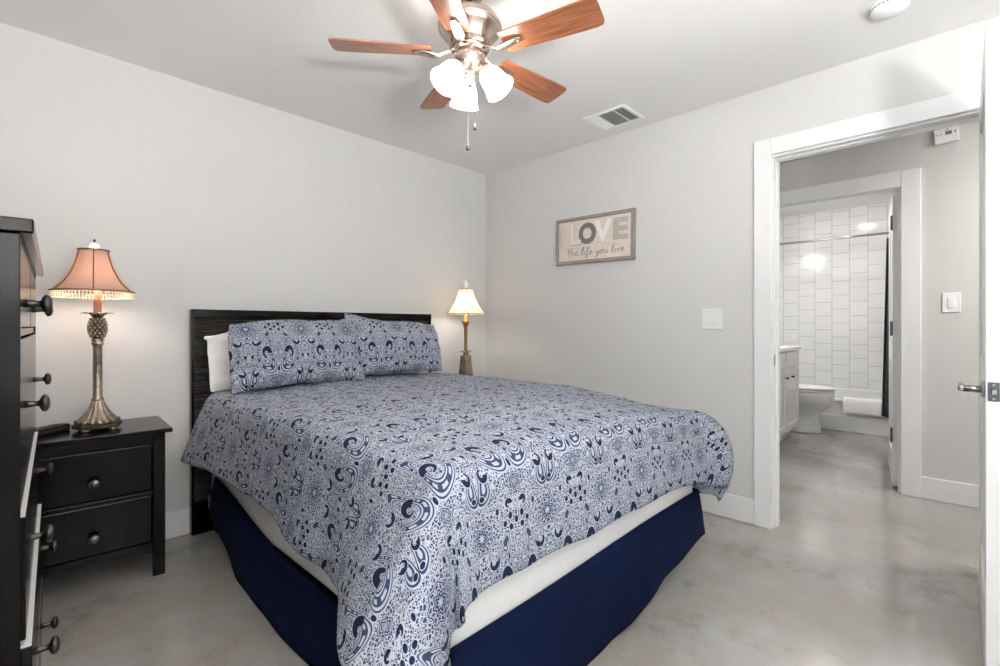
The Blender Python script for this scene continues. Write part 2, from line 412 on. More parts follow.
def door(name, hinge, rz, wd, ht=2.03, th=.035):
    """leaf runs along local +x from the hinge, thickness along local +y"""
    d = bpy.data.objects.new(name, None); COL.objects.link(d); d.location = hinge; d.rotation_euler = (0,0,rz); struct(d)
    st = .115
    bm = boxes((0, st, 0, th, .012, ht), (wd-st, wd, 0, th, .012, ht), (st, wd-st, 0, th, .012, .22), (st, wd-st, 0, th, .86, 1.0), (st, wd-st, 0, th, ht-st, ht),
               (st, wd-st, .009, th-.009, .22, .86), (st, wd-st, .009, th-.009, 1.0, ht-st))
    obj('door_leaf', bm, M['trim'], d, bevel=.002); return d
# bedroom door stands open into the room, square to the right wall
d1 = door('door_1', (-.022, -3.0995, 0), R(180.2), .843)     # leaf runs toward -x; local +y points to -y
d1.location = (-.024, -3.0645, 0)
zl, xl = .918, .843-.062
hd = obj('lever_handle', lathe([(0,0),(.026,0),(.026,.006),(.022,.009),(0,.009)], 24, mat=Matrix.Translation((xl, 0, zl)) @ Matrix.Rotation(R(90), 4, 'X')), M['steel'], d1, True)
bm = tube([(xl, 0, zl), (xl, -.05, zl)], .011, 14); obj('spindle', bm, M['steel'], hd, True)
bm = boxes((xl-.115, xl+.012, -.062, -.046, zl-.009, zl+.009)); obj('lever', bm, M['steel'], hd, bevel=.005, seg=3)
hb = obj('lever_handle', lathe([(0,0),(.026,0),(.026,.006),(.022,.009),(0,.009)], 24, mat=Matrix.Translation((xl, .035, zl)) @ Matrix.Rotation(R(-90), 4, 'X')), M['steel'], d1, True)
bm = tube([(xl, .035, zl), (xl, .085, zl)], .011, 14); obj('spindle', bm, M['steel'], hb, True)
bm = boxes((xl-.115, xl+.012, .081, .097, zl-.009, zl+.009)); obj('lever', bm, M['steel'], hb, bevel=.005, seg=3)
lp = obj('latch_plate', boxes((.843, .8448, .0045, .0305, zl-.029, zl+.029)), M['darksteel'], d1, bevel=.001)
bm = prism([(.8448, .011), (.8448, .024), (.855, .013)], zl-.007, zl+.007); obj('latch_bolt', bm, M['steel'], lp)
for dz in (-.021, .021): obj('screw', lathe([(0,0),(.0035,0),(.003,.001),(0,.001)], 10, None, Matrix.Translation((.8448, .0175, zl+dz)) @ Matrix.Rotation(R(90), 4, 'Y')), M['steel'], lp)
for z in (.2, 1.0, 1.83): obj('hinge', tube([(-.004, .037, z-.045), (-.004, .037, z+.045)], .006, 10), M['steel'], d1)
# bathroom door, opened inward
d2 = door('door_2', (BX+.125, BO1+.020, 0), R(6.7), .69)
for z in (.365, 1.10, 1.83):
    hg = obj('hinge', tube([(-.006, .040, z-.05), (-.006, .040, z+.05)], .007, 10), M['darksteel'], d2)
    obj('hinge_leaf', boxes((-.004, .034, .0351, .0372, z-.05, z+.05)), M['darksteel'], hg)

# ------------------------------------------------------------------ wall and ceiling fittings
def switch_plate(label, loc, rz, wd, ht, n):
    t = thing('light_switch', label, 'light switch', loc, rz)
    obj('plate', boxes((-.007, 0, -wd/2, wd/2, -ht/2, ht/2)), M['white'], t, bevel=.003)
    for i in range(n):
        y = (i-(n-1)/2)*.046
        obj('rocker', boxes((-.0105, -.007, y-.0165, y+.0165, -.033, .033)), M['white'], t, bevel=.002)
switch_plate('white double rocker light switch plate on the bedroom wall left of the door', (0, -1.936, 1.16), 0, .125, .12, 2)
switch_plate('white single rocker light switch plate on the hall wall beyond the open door', (BX, -2.958, 1.266), 0, .085, .123, 1)

t = thing('carbon_monoxide_alarm', 'white rectangular alarm box high on the hall wall beside the bathroom door', 'alarm', (BX, -2.935, 2.322), 0)
t.rotation_euler = (R(-2), 0, 0)
obj('case', boxes((-.034, 0, -.058, .058, -.046, .046)), M['white'], t, bevel=.006, seg=3)
obj('display', boxes((-.0352, -.034, -.026, .004, .000, .022)), M['slot'], t)
obj('indicator_light', boxes((-.0352, -.034, -.046, -.038, .008, .016)), M['grey'], t)
for q in ((-.0352, -.034, .020, .028, .006, .010), (-.0352, -.034, .038, .046, .004, .008), (-.0352, -.034, -.012, .0, .030, .034)): obj('speaker_slot', boxes(q), M['grey'], t)

t = thing('smoke_detector', 'round white smoke detector on the ceiling near the door', 'smoke detector', (-.425, -2.80, H))
obj('base', lathe([(0, 0), (.068, 0), (.068, -.012), (0, -.012)], 40), M['white'], t, True)
obj('cover', lathe([(.060, -.010), (.066, -.014), (.066, -.024), (.056, -.036), (.02, -.042), (0, -.042)], 40), M['white'], t, True)
bm = bmesh.new()
for i in range(28):
    a = 2*pi*i/28; box(bm, .0655, .0668, -.005, .005, -.0215, -.0175, Matrix.Rotation(a, 4, 'Z'))
obj('vent_slot', bm, M['grey'], t)

t = thing('ceiling_vent', 'white three-section air vent set in the ceiling by the right wall', 'air vent', (-.254, -1.415, H))
fx, fy = .127, .145
bm = boxes((-fx, fx, fy-.022, fy, -.008, 0), (-fx, fx, -fy, -fy+.022, -.008, 0), (-fx, -fx+.022, -fy+.022, fy-.022, -.008, 0), (fx-.022, fx, -fy+.022, fy-.022, -.008, 0),
           (-fx+.022, fx-.022, .048, .056, -.0085, 0), (-fx+.022, fx-.022, -.062, -.054, -.0085, 0))
obj('grille_frame', bm, M['white'], t, bevel=.002)
obj('duct_opening', boxes((-fx+.02, fx-.02, -fy+.02, fy-.02, -.0015, -.0005)), M['slot'], t)
def slats(y0, y1, along, n, ang):
    bm = bmesh.new()
    for i in range(n):
        f = (i+.5)/n
        if along == 'x':
            m = Matrix.Translation((0, y0+(y1-y0)*f, -.0055)) @ Matrix.Rotation(R(ang), 4, 'X'); box(bm, -fx+.022, fx-.022, -.006, .006, -.0005, .0005, m)
        else:
            m = Matrix.Translation((-fx+.022+(2*fx-.044)*f, 0, -.0055)) @ Matrix.Rotation(R(ang), 4, 'Y'); box(bm, -.006, .006, y0, y1, -.0005, .0005, m)
    return bm
obj('slat', slats(.056, fy-.022, 'x', 6, -28), M['white'], t)
obj('slat', slats(-.054, .048, 'y', 16, -40), M['midslat'], t)
obj('slat', slats(-fy+.022, -.062, 'x', 6, 50), M['midslat'], t)

# ------------------------------------------------------------------ LOVE sign
def textmesh(body, size, depth, mat, parent, name, loc, offset=0, shear=0, sx=1):
    c = bpy.data.curves.new('t', 'FONT'); c.body = body; c.size = size; c.extrude = depth; c.offset = offset; c.shear = shear
    c.align_x = 'CENTER'; c.align_y = 'CENTER'
    o = bpy.data.objects.new('t', c); COL.objects.link(o)
    bpy.context.view_layer.update()
    me = bpy.data.meshes.new_from_object(o.evaluated_get(bpy.context.evaluated_depsgraph_get()))
    bpy.data.objects.remove(o); bpy.data.curves.remove(c)
    # text plane (x right, y up) -> wall: right = -y, up = z, facing -x
    mt = Matrix(((0, 0, -1, 0), (-1, 0, 0, 0), (0, 1, 0, 0), (0, 0, 0, 1))) @ Matrix.Diagonal((sx, 1, 1, 1))
    me.transform(mt); me.materials.append(mat); me.name = name
    ob = bpy.data.objects.new(name, me); COL.objects.link(ob); ob.parent = parent; ob.location = loc; return ob
t = thing('wall_sign', 'framed wooden LOVE sign with script line below hanging on the right wall', 'sign', (0, -1.112, 1.741))
t.rotation_euler = (R(1.0), 0, 0)
sw, sh, fr = .325, .170, .024
bm = boxes((-.032, 0, -sw, sw, sh-fr, sh), (-.032, 0, -sw, sw, -sh, -sh+fr), (-.032, 0, sw-fr, sw, -sh+fr, sh-fr), (-.032, 0, -sw, -sw+fr, -sh+fr, sh-fr))
obj('frame', bm, M['frame'], t, bevel=.003)
obj('board', boxes((-.020, -.002, -sw+fr, sw-fr, -sh+fr, sh-fr)), M['board'], t)
fx0 = -.0206
zc = .040
textmesh('L', .205, .0006, M['inkpale'], t, 'letter', (fx0, .158, zc), .006, 0, 1.0)['label'] = 'white letter L with grey edging'
textmesh('L', .222, .0003, M['inkmid'], t, 'letter_edging', (fx0+.0004, .156, zc-.002), .0075, 0, 1.02)
o = textmesh('O', .190, .0006, M['inkdark'], t, 'letter', (fx0, .050, zc-.004), .010, 0, .92); o['label'] = 'dark charcoal letter O'
o = textmesh('V', .200, .0006, M['inkwhite'], t, 'letter', (fx0, -.080, zc), .010, 0, .95); o['label'] = 'white letter V'
o = textmesh('V', .222, .0003, M['inkmid'], t, 'letter_edging', (fx0+.0004, -.080, zc-.002), .0045, 0, .97)
o = textmesh('E', .195, .0006, M['inkmid'], t, 'letter', (fx0, -.212, zc), .009, 0, 1.22); o['label'] = 'taupe letter E'
# script line "the life you live"
def stroke_text():
    G = {'t': ([(.15,1.0),(.12,.3),(.2,.0),(.35,.08)], [(-.02,.68),(.34,.72)], .36),
         'h': ([(.08,1.05),(.08,0),(.1,.3),(.25,.52),(.36,.42),(.36,.05),(.48,.06)], .48),
         'e': ([(.02,.22),(.25,.32),(.28,.48),(.16,.54),(.05,.38),(.06,.12),(.2,.0),(.38,.12)], .40),
         'l': ([(.05,.1),(.22,.7),(.22,1.05),(.12,1.0),(.09,.4),(.14,.02),(.28,.08)], .30),
         'i': ([(.08,.5),(.08,.06),(.2,.04)], [(.08,.72),(.085,.76)], .24),
         'f': ([(.03,.2),(.24,.8),(.2,1.05),(.1,.9),(.1,-.4),(.2,-.3),(.16,.1),(.32,.12)], .32),
         'y': ([(.05,.5),(.1,.12),(.24,.1),(.32,.5),(.3,-.1),(.2,-.45),(.06,-.35),(.4,.1)], .42),
         'o': ([(.2,.5),(.06,.38),(.08,.08),(.22,.02),(.33,.2),(.28,.45),(.18,.5),(.42,.44)], .42),
         'u': ([(.06,.5),(.07,.12),(.2,.02),(.34,.2),(.36,.5),(.36,.08),(.46,.06)], .47),
         'v': ([(.04,.48),(.14,.04),(.3,.46),(.4,.44)], .40), ' ': (.26,)}
    bm = bmesh.new(); x = 0; S = []
    for ch in 'the life you live':
        g = G[ch]
        for st in g[:-1]: S.append([(x+a+.12*b, b) for a, b in st])
        x += g[-1]
    return S, x
S, wtot = stroke_text()
bm = bmesh.new(); sc = .480/wtot
for st in S:
    # smooth the polyline (Chaikin) for a handwritten line
    for _ in range(2):
        if len(st) > 2:
            q = [st[0]]
            for a, b in zip(st, st[1:]): q += [(.75*a[0]+.25*b[0], .75*a[1]+.25*b[1]), (.25*a[0]+.75*b[0], .25*a[1]+.75*b[1])]
            st = q+[st[-1]]
    tube([(fx0, .228-p[0]*sc, -.112+p[1]*sc*.70) for p in st], .0021, 6, bm)
obj('script_lettering', bm, M['inkgrey'], t)['label'] = 'thin grey script reading the life you live'
bm = bmesh.new()
for i in range(13):
    z = .128-i*.0145; wl = (.030, .022, .034, .026)[i % 4]; box(bm, fx0, fx0+.001, .292-wl, .292, z-.0022, z+.0022)
box(bm, fx0, fx0+.001, .245, .247, -.055, .135); box(bm, fx0, fx0+.001, .05, .245, -.058, -.056)
obj('small_print', bm, M['inkmid'], t)

# ------------------------------------------------------------------ ceiling fan
FC = (-1.679, -1.626, 0); ZB = 2.186
fan = thing('ceiling_fan', 'five-blade wooden ceiling fan with brushed nickel motor and three lit glass shades', 'ceiling fan', FC)
obj('canopy', lathe([(0, H), (.062, H), (.062, H-.012), (.05, H-.035), (.018, H-.048), (0, H-.048)], 32), M['nickel'], fan, True)
obj('downrod', lathe([(.013, H-.04), (.013, 2.335)], 16), M['blackmetal'], fan, True)
obj('motor_housing', lathe([(0,2.342),(.03,2.342),(.075,2.334),(.108,2.318),(.122,2.296),(.122,2.272),(.112,2.262),(.104,2.25),(.084,2.228),(.078,2.205),(0,2.205)], 48), M['nickel'], fan, True)
obj('trim_ring', lathe([(.1225,2.29),(.125,2.287),(.125,2.280),(.1225,2.277)], 48), M['nickel'], fan, True)
obj('flywheel', lathe([(0,2.205),(.07,2.205),(.07,2.190),(0,2.190)], 40), M['nickel'], fan, True)
obj('switch_housing', lathe([(.045,2.19),(.060,2.176),(.062,2.158),(.054,2.140),(.046,2.122),(.030,2.108),(0,2.106)], 40), M['nickel'], fan, True)
PH = -.061
outline = []
def blade_bm():
    L0, L1 = .150, .528
    pts = []
    N = 14
    for i in range(N+1):
        f = i/N; x = L0+(L1-L0-.03)*f; wdt = (.052+.012*sstep(0, 1, f)); pts.append((x, wdt))
    top = pts+[(L1-.010, .060), (L1-.003, .050), (L1, .030)]
    poly = [(x, y) for x, y in top]+[(x, -y) for x, y in reversed(top)]
    return prism(poly, -.003, .003)
blade0 = None
for k in range(5):
    a = PH+k*2*pi/5
    br = obj('blade_arm', bmesh.new(), M['nickel'], fan) if False else None
    bm = bmesh.new()
    secs = [(.055, .012, 2.196), (.095, .011, 2.184), (.125, .014, 2.168), (.150, .022, 2.171), (.200, .020, 2.1795), (.226, .012, 2.1795)]
    prev = None
    for (x, hw, z) in secs:
        cur = [bm.verts.new((x, -hw, z)), bm.verts.new((x, hw, z)), bm.verts.new((x, hw*.8, z-.005)), bm.verts.new((x, -hw*.8, z-.005))]
        if prev:
            for i in range(4): bm.faces.new((prev[i], prev[(i+1) % 4], cur[(i+1) % 4], cur[i]))
        else: bm.faces.new(cur)
        prev = cur
    bm.faces.new(list(reversed(prev)))
    arm = obj('blade_arm', bm, M['nickel'], fan, True, rot=(0, 0, a), bevel=.002)
    if blade0 is None:
        b = obj('fan_blade', blade_bm(), M['blade'], fan, bevel=.0015); blade0 = b
    else:
        b = blade0.copy(); COL.objects.link(b); b.parent = fan
    b.location = (0, 0, ZB); b.rotation_mode = 'XYZ'
    b.matrix_local = Matrix.Translation((0, 0, ZB)) @ Matrix.Rotation(a, 4, 'Z') @ Matrix.Rotation(R(-12), 4, 'X')
    for sx_, sy_ in ((.175, .009), (.175, -.009), (.21, 0)): obj('screw', lathe([(0,2.1715),(.004,2.1725),(.004,2.175),(0,2.175)], 8, None, Matrix.Translation((sx_, sy_, 0))), M['steel'], arm)
camaz = math.atan2(-.7197, .6943)           # azimuth of the picture's right
for k, dg in enumerate((105, 225, 345)):
    a = camaz+R(dg)
    d = Vector((cos(a), sin(a), 0))
    p0 = Vector((0, 0, 2.138)); p1 = p0+d*.050+Vector((0,0,-.008)); p2 = p0+d*.060+Vector((0,0,-.022))
    arm = obj('light_arm', tube([p0+d*.02, p0+d*.036, p1, p2], .010, 12), M['nickel'], fan, True)
    tilt = R(36)
    ax = (d*sin(tilt)+Vector((0,0,-cos(tilt)))).normalized()
    q = ax.to_track_quat('Z', 'Y').to_matrix().to_4x4()
    m = Matrix.Translation(p2+Vector((0,0,.0))) @ q
    obj('socket_cup', lathe([(0,-.012),(.024,-.01),(.027,.012),(.026,.018),(0,.018)], 24, mat=m), M['nickel'], arm, True)
    sh_ = obj('glass_shade', lathe([(.024,.010),(.032,.016),(.041,.031),(.046,.051),(.049,.074),(.053,.092),(.060,.107),(.057,.107),(.050,.092),(.046,.074),(.043,.051),(.038,.033),(.029,.020),(.021,.013)], 36, mat=m), M['fanglass'], fan, True)
    sh_['label'] = 'glowing white bell-shaped glass shade'
obj('centre_finial', lathe([(.022,2.11),(.021,2.09),(.013,2.084),(.016,2.070),(.010,2.056),(0,2.050)], 24), M['nickel'], fan, True)
for (dx, dy, zb) in ((.014, -.014, 1.908), (-.012, -.002, 1.824)):
    ch = obj('pull_chain', tube([(dx, dy, 2.11), (dx, dy, zb)], .0013, 6), M['nickel'], fan)
    obj('pull_bob', lathe([(0,zb+.006),(.004,zb),(.008,zb-.012),(.0075,zb-.020),(0,zb-.026)], 14, mat=Matrix.Translation((dx, dy, 0))), M['darksteel'], ch, True)

# ------------------------------------------------------------------ bed
XB0, XB1, YB0, YB1 = -2.165, -.635, -2.085, -.085
bed = thing('bed', 'black bed with a tall ribbed headboard against the back wall', 'bed', (-1.4, -1.08, 0))
def P(bm, name, mat, par=bed, **k):
    o = obj(name, bm, mat, par, **k); bp = par
    off = Vector((0,0,0))
    while bp: off += bp.location; bp = bp.parent
    for v in o.data.vertices: v.co -= off
    return o
hx0, hx1 = -2.248, -.648
hb = P(boxes((hx0, hx1, -.062, -.014, 1.165, 1.208), (hx0, hx0+.012, -.060, -.016, .16, 1.165), (hx1-.012, hx1, -.060, -.016, .16, 1.165), (hx0+.012, hx1-.012, -.034, -.018, .16, 1.165)), 'headboard', M['black'], bevel=.003)
bm = bmesh.new(); z = .17; i = 0
while z < 1.155:
    h_ = .0165
    n = 26
    prev = None
    for j in range(n+1):
        x = hx0+.013+(hx1-hx0-.026)*j/n
        yo = -.052-.007*noise.noise((x*9, i*3.7, 0)); zz = z+.003*noise.noise((x*6, i*2.1, 5))
        sec = [bm.verts.new((x, -.033, zz)), bm.verts.new((x, yo+.004, zz+.001)), bm.verts.new((x, yo, zz+h_*.5)), bm.verts.new((x, yo+.006, zz+h_*.92)), bm.verts.new((x, -.033, zz+h_))]
        if prev:
            for k in range(4): bm.faces.new((prev[k], prev[k+1], sec[k+1], sec[k]))
        prev = sec
    z += .0175; i += 1
P(bm, 'ribbed_panel', M['rattan'], hb)
for x0, x1 in ((hx0, hx0+.105), (hx1-.105, hx1)): P(boxes((x0, x1, -.060, -.016, 0, .16)), 'leg', M['black'], bevel=.002)
P(boxes((XB0+.01, XB0+.045, YB0+.05, -.062, .125, .165), (XB1-.045, XB1-.01, YB0+.05, -.062, .125, .165), (XB0+.045, XB1-.045, YB0+.3, YB0+.34, .125, .165), (XB0+.045, XB1-.045, -.5, -.46, .125, .165)), 'side_rail', M['blackmetal'])
for (x, y) in ((XB0+.035, -.125), (XB1-.035, -.125), (XB0+.2, YB0+.32), (XB1-.2, YB0+.32)):
    lg = P(boxes((x-.012, x+.012, y-.012, y+.012, .055, .125)), 'caster_leg', M['steel'])
    P(lathe([(0,-.012),(.028,-.012),(.030,-.006),(.030,.006),(.028,.012),(0,.012)], 20, mat=Matrix.Translation((x, y, .030)) @ Matrix.Rotation(R(90), 4, 'X')), 'caster_wheel', M['blackplastic'], lg, smooth=True)
bk = P(boxes((XB0-.006, XB0+.012, -.066, -.060, .13, .20), (XB0-.006, XB0-.001, -.11, -.066, .13, .20)), 'bracket', M['darksteel'])
for z in (.148, .182): P(lathe([(0,0),(.008,0),(.007,.006),(0,.007)], 8, None, Matrix.Translation((XB0-.006, -.088, z)) @ Matrix.Rotation(R(-90), 4, 'Y')), 'bolt', M['steel'], bk)
P(boxes((XB0+.03, XB1-.03, YB0+.03, YB1, .166, .183)), 'platform', M['blackmetal'], bevel=.002)

# mattress in a white fitted sheet
bm = boxes((XB0, XB1, YB0, YB1, .184, .675))
bmesh.ops.subdivide_edges(bm, edges=bm.edges, cuts=14, use_grid_fill=True)
for v in bm.verts:
    n = noise.noise(v.co*4)*.006
    v.co.x += n*(1 if v.co.x > -1.4 else -1); v.co.y += n
mat_ = obj('mattress', bm, M['linen'], smooth=True, bevel=.0)
bv = mat_.modifiers.new('bevel', 'BEVEL'); bv.width = .05; bv.segments = 4; bv.limit_method = 'ANGLE'; bv.angle_limit = R(60)
tag(mat_, 'mattress in white fitted sheet showing as a band above the navy bed skirt', 'mattress')

# navy bed skirt: platform plus hanging panels
bm = bmesh.new()
def skirt_panel(p0, p1, out, zlo, n, pleat=.010, seed=0, ztop=lambda f: .332):
    """hang from p0 to p1 (x,y), pushed out by 'out' at the floor"""
    rows = 9; grid = []
    for i in range(n+1):
        f = i/n; x = p0[0]+(p1[0]-p0[0])*f; y = p0[1]+(p1[1]-p0[1])*f; z0 = zlo(f)
        colv = []
        for r in range(rows+1):
            g = r/rows; zt = ztop(f); z = zt+(z0-zt)*g
            w_ = out[2](f)*g**.8+pleat*g*noise.noise((f*9+seed, g*.7, seed))
            colv.append(bm.verts.new((x+out[0]*w_, y+out[1]*w_, z)))
        grid.append(colv)
    for a, b in zip(grid, grid[1:]):
        for r in range(rows): bm.faces.new((a[r], a[r+1], b[r+1], b[r]))
    return grid
xs0, xs1, ys = XB0-.012, XB1+.012, YB0-.012
yhead = -.20
skirt_panel((xs0, yhead), (xs0, ys), (-1, 0, lambda f: .035+.045*sstep(.05, .55, f)), lambda f: .13*(1-sstep(.0, .30, f))+.004, 60, .012, 1, lambda f: .335-.142*sstep(-.05, .55, f)+.105*sstep(.68, 1.0, f))
skirt_panel((xs0, ys), (xs1, ys), (0, -1, lambda f: .035), lambda f: .004+.125*sstep(.38, 1.0, f)**1.1, 60, .014, 5, lambda f: .310+.024*sstep(.1, .8, f))
skirt_panel((xs1, ys), (xs1, yhead), (1, 0, lambda f: .03), lambda f: .125*(1-sstep(0, .3, f))+.004, 60, .012, 9)
# corner pleats joining the panels
def quad(*ps): bm.faces.new([bm.verts.new(p) for p in ps])
sk = obj('bed_skirt', bm, M['navy'], smooth=True); so = sk.modifiers.new('solid', 'SOLIDIFY'); so.thickness = .003
tag(sk, 'navy blue bed skirt hanging to the floor around the bed', 'bed skirt')

# comforter: a square sheet draped over three sides
ZT = .772
ex0, ex1, ey = -2.13, -.668, -2.035       # where it starts to curve over
rad = .085
def prof(s, alpha, rr=rad):
    """sheet length s past the edge -> (out, down)"""
    th = pi/2-alpha
    if s <= 0: return s, 0
    if s < rr*th: a = s/rr; return rr*sin(a), rr*(1-cos(a))
    l = s-rr*th
    return rr*sin(th)+l*sin(alpha), rr*(1-cos(th))+l*cos(alpha)
def lerp(a, b, f): return a+(b-a)*f
def drape(a, b):
    """a: sheet x (metres, world x when flat); b: sheet y"""
    sL = ex0-a; sR = a-ex1; t = ey-b
    s, sgn, e = (sL, -1, ex0) if sL > sR else (sR, 1, ex1)
    fy = (b-ey)/(-.1-ey)
    # crown and puffiness of the top
    sag = -.055*math.exp(-(min(0, a-ex1)**2+max(0, b-ey)**2)/.40**2)
    inx = max(0, min(a-ex0, ex1-a)); iny = max(0, b-ey)
    crown = sag + .018*sstep(0, .5, inx)*sstep(-.1, .4, iny) + .015*noise.noise((a*2.1, b*2.1, 3))+.006*noise.noise((a*7, b*5, 8))
    aS = R(11 if sgn < 0 else 1)+(R(20)*sstep(1.60, 2.04, -b) if sgn < 0 else 0); aF = R(7)
    if s > 0 and t > 0:
        rho = math.hypot(s, t); phi = math.atan2(t, s)
        k = phi/(pi/2)
        base = lerp(aS, aF, sstep(.15, .95, k))
        if sgn < 0:
            ear = R(6)*math.exp(-((phi-R(28))/R(24))**2) - R(17)*math.exp(-((phi-R(55))/R(8))**2) + R(9)*math.exp(-((phi-R(82))/R(8))**2)*0
        else:
            ear = -R(22)*math.exp(-((phi-R(45))/R(22))**2)
        if sgn < 0: out, down = prof(rho, base+ear*sstep(.04, .3, rho), rad*1.05)
        else: out, down = prof(rho, base+ear, rad+.175*math.exp(-((phi-R(45))/R(20))**2))
        x = e+sgn*out*cos(phi); y = ey-out*sin(phi)
        fold = .010*sstep(.1, .4, rho)*sin(phi*14)
        x += sgn*fold*cos(phi); y -= fold*sin(phi)
        return Vector((x, y, ZT+crown-down))
    if s > 0:
        wob = sstep(.08, .35, s)*(.022*noise.noise((b*3.2, 1.7, sgn))+.010*noise.noise((b*8, 4.1, sgn)))
        out, down = prof(s, aS+(R(9)*sstep(.6, 1, fy) if sgn < 0 else 0))
        return Vector((e+sgn*(out+wob), b, ZT+crown-down))
    if t > 0:
        wob = sstep(.08, .35, t)*(.018*noise.noise((a*3.4, 2.3, 9))+.008*noise.noise((a*9, 6, 9)))
        out, down = prof(t, aF)
        return Vector((a, ey-out-wob, ZT+crown-down))
    return Vector((a, b, ZT+crown))
NA, NB = 120, 116
A0, A1, B0, B1 = -2.575, -.25, -2.42, -.13
bm = bmesh.new(); uvl = bm.loops.layers.uv.new('UVMap'); G = []; AB = {}
for i in range(NA+1):
    row = []
    for j in range(NB+1):
        f = i/NA; g = j/NB; b = lerp(B0, B1, g)
        # the sheet hangs a little askew: left overhang grows toward the foot
        a = lerp(-2.53-.07*sstep(.9, 1.75, -b)-.07*sstep(1.75, 2.05, -b)-.02*sstep(-.5, -.15, b)+.02*noise.noise((b*2.5, 0, 2)), A1+.05*sstep(1.9, 2.2, -b), f)
        bb = lerp(B0+.03*noise.noise((a*2.2, 7, 1))+.025*sstep(-1.3, -.75, a)-.05*sstep(-.75, -.45, a), B1, g)
        v = bm.verts.new(drape(a, bb)); AB[v] = (a, bb); row.append(v)
    G.append(row)
for i in range(NA):
    for j in range(NB):
        f = bm.faces.new((G[i][j], G[i+1][j], G[i+1][j+1], G[i][j+1]))
        for lp_ in f.loops: lp_[uvl].uv = (AB[lp_.vert][0]+1.40, AB[lp_.vert][1]+3.0)
# rolled edge at the head
cf = obj('comforter', bm, M['paisley'], smooth=True)
so = cf.modifiers.new('solid', 'SOLIDIFY'); so.thickness = .022; so.offset = -1
sb = cf.modifiers.new('sub', 'SUBSURF'); sb.levels = 1; sb.render_levels = 1
tag(cf, 'blue and silver paisley comforter spread over the bed', 'comforter')

# pillows
def pillow(name, label, wd, ht, th, mat, loc, rot, flange=0, seed=0, group=None, pinch=.07, tips=((0,0),)*4):
    bm = bmesh.new(); uvl = bm.loops.layers.uv.new('UVMap')
    N, Mv = 34, 22; sides = []; uvd = {}
    for sgn in (-1, 1):
        g = []
        for i in range(N+1):
            r = []
            for j in range(Mv+1):
                u = 2*i/N-1; v = 2*j/Mv-1
                iu = max(0, 1-abs(u)**2.4); iv = max(0, 1-abs(v)**2.1)
                puff = (iu*iv)**.55
                x = u*wd/2*(1-pinch*(1-v*v)*abs(u)**6*-1 - pinch*.6*(1-abs(v)**2)*abs(u)); z = v*ht/2*(1-pinch*(1-u*u)*abs(v))
                # drawn-out corner tips
                for ci, (cu, cv) in enumerate(((-1,-1),(1,-1),(-1,1),(1,1))):
                    wgt = max(0, 1-abs(u-cu)*1.5)*max(0, 1-abs(v-cv)*1.5); wgt = wgt*wgt*(3-2*wgt); x += tips[ci][0]*wgt; z += tips[ci][1]*wgt
                y = sgn*(.004+th/2*puff)*(1+.18*noise.noise((u*2+seed, v*2, sgn*3)))
                y += .014*noise.noise((u*3.1+seed, v*3.1, 2)) + .009*noise.noise((u*7+seed+v*3, v*5-u*2, 2)); z += .012*noise.noise((u*3.3+seed, 3.1, 7))*abs(v)
                vt = bm.verts.new((x, y, z)); uvd[vt] = (x, z); r.append(vt)
            g.append(r)
        sides.append(g)
        for i in range(N):
            for j in range(Mv):
                q = (g[i][j], g[i+1][j], g[i+1][j+1], g[i][j+1])
                bm.faces.new(q if sgn < 0 else tuple(reversed(q)))
    a, b = sides
    edge = [(i, 0) for i in range(N)]+[(N, j) for j in range(Mv)]+[(i, Mv) for i in range(N, 0, -1)]+[(0, j) for j in range(Mv, 0, -1)]
    for k in range(len(edge)):
        p, q = edge[k], edge[(k+1) % len(edge)]
        bm.faces.new((a[p[0]][p[1]], b[p[0]][p[1]], b[q[0]][q[1]], a[q[0]][q[1]]))
    for f in bm.faces:
        for l_ in f.loops: l_[uvl].uv = (uvd[l_.vert][0]+seed*.28+.16, uvd[l_.vert][1]+.20)
    o = obj(name, bm, mat, smooth=True, loc=loc, rot=rot)
    o.modifiers.new('sub', 'SUBSURF').levels = 1; o.modifiers['sub'].render_levels = 1
    tag(o, label, 'pillow', group); return o
zc = ZT+.012
pillow('bed_pillow', 'white pillow mostly hidden behind the left paisley pillow', .76, .39, .095, M['linen'], (-1.800, -.142, zc+.172), (R(-13), R(.5), 0), seed=5, group='white pillows against the headboard', tips=((-.012,0),(0,0),(-.028,-.085),(0,0)), pinch=.10)
pillow('bed_pillow', 'white pillow mostly hidden behind the right paisley pillow', .66, .385, .095, M['linen'], (-1.100, -.142, zc+.178), (R(-13), R(2.6), 0), seed=7, group='white pillows against the headboard')
pillow('pillow_sham', 'left paisley pillow leaning on the headboard', .745, .40, .18, M['paisley'], (-1.762, -.305, zc+.190), (R(-16), R(.6), 0), seed=0, group='paisley pillows on the bed', tips=((-.01,-.012),(.0,.0),(.004,-.042),(0,0)))
pillow('pillow_sham', 'right paisley pillow with a raised pointed corner leaning on the headboard', .68, .375, .17, M['paisley'], (-1.124, -.300, zc+.200), (R(-16), R(1.0), R(-2)), seed=1, group='paisley pillows on the bed', tips=((0,0),(.0,.0),(-.002,.040),(-.01,-.03)))

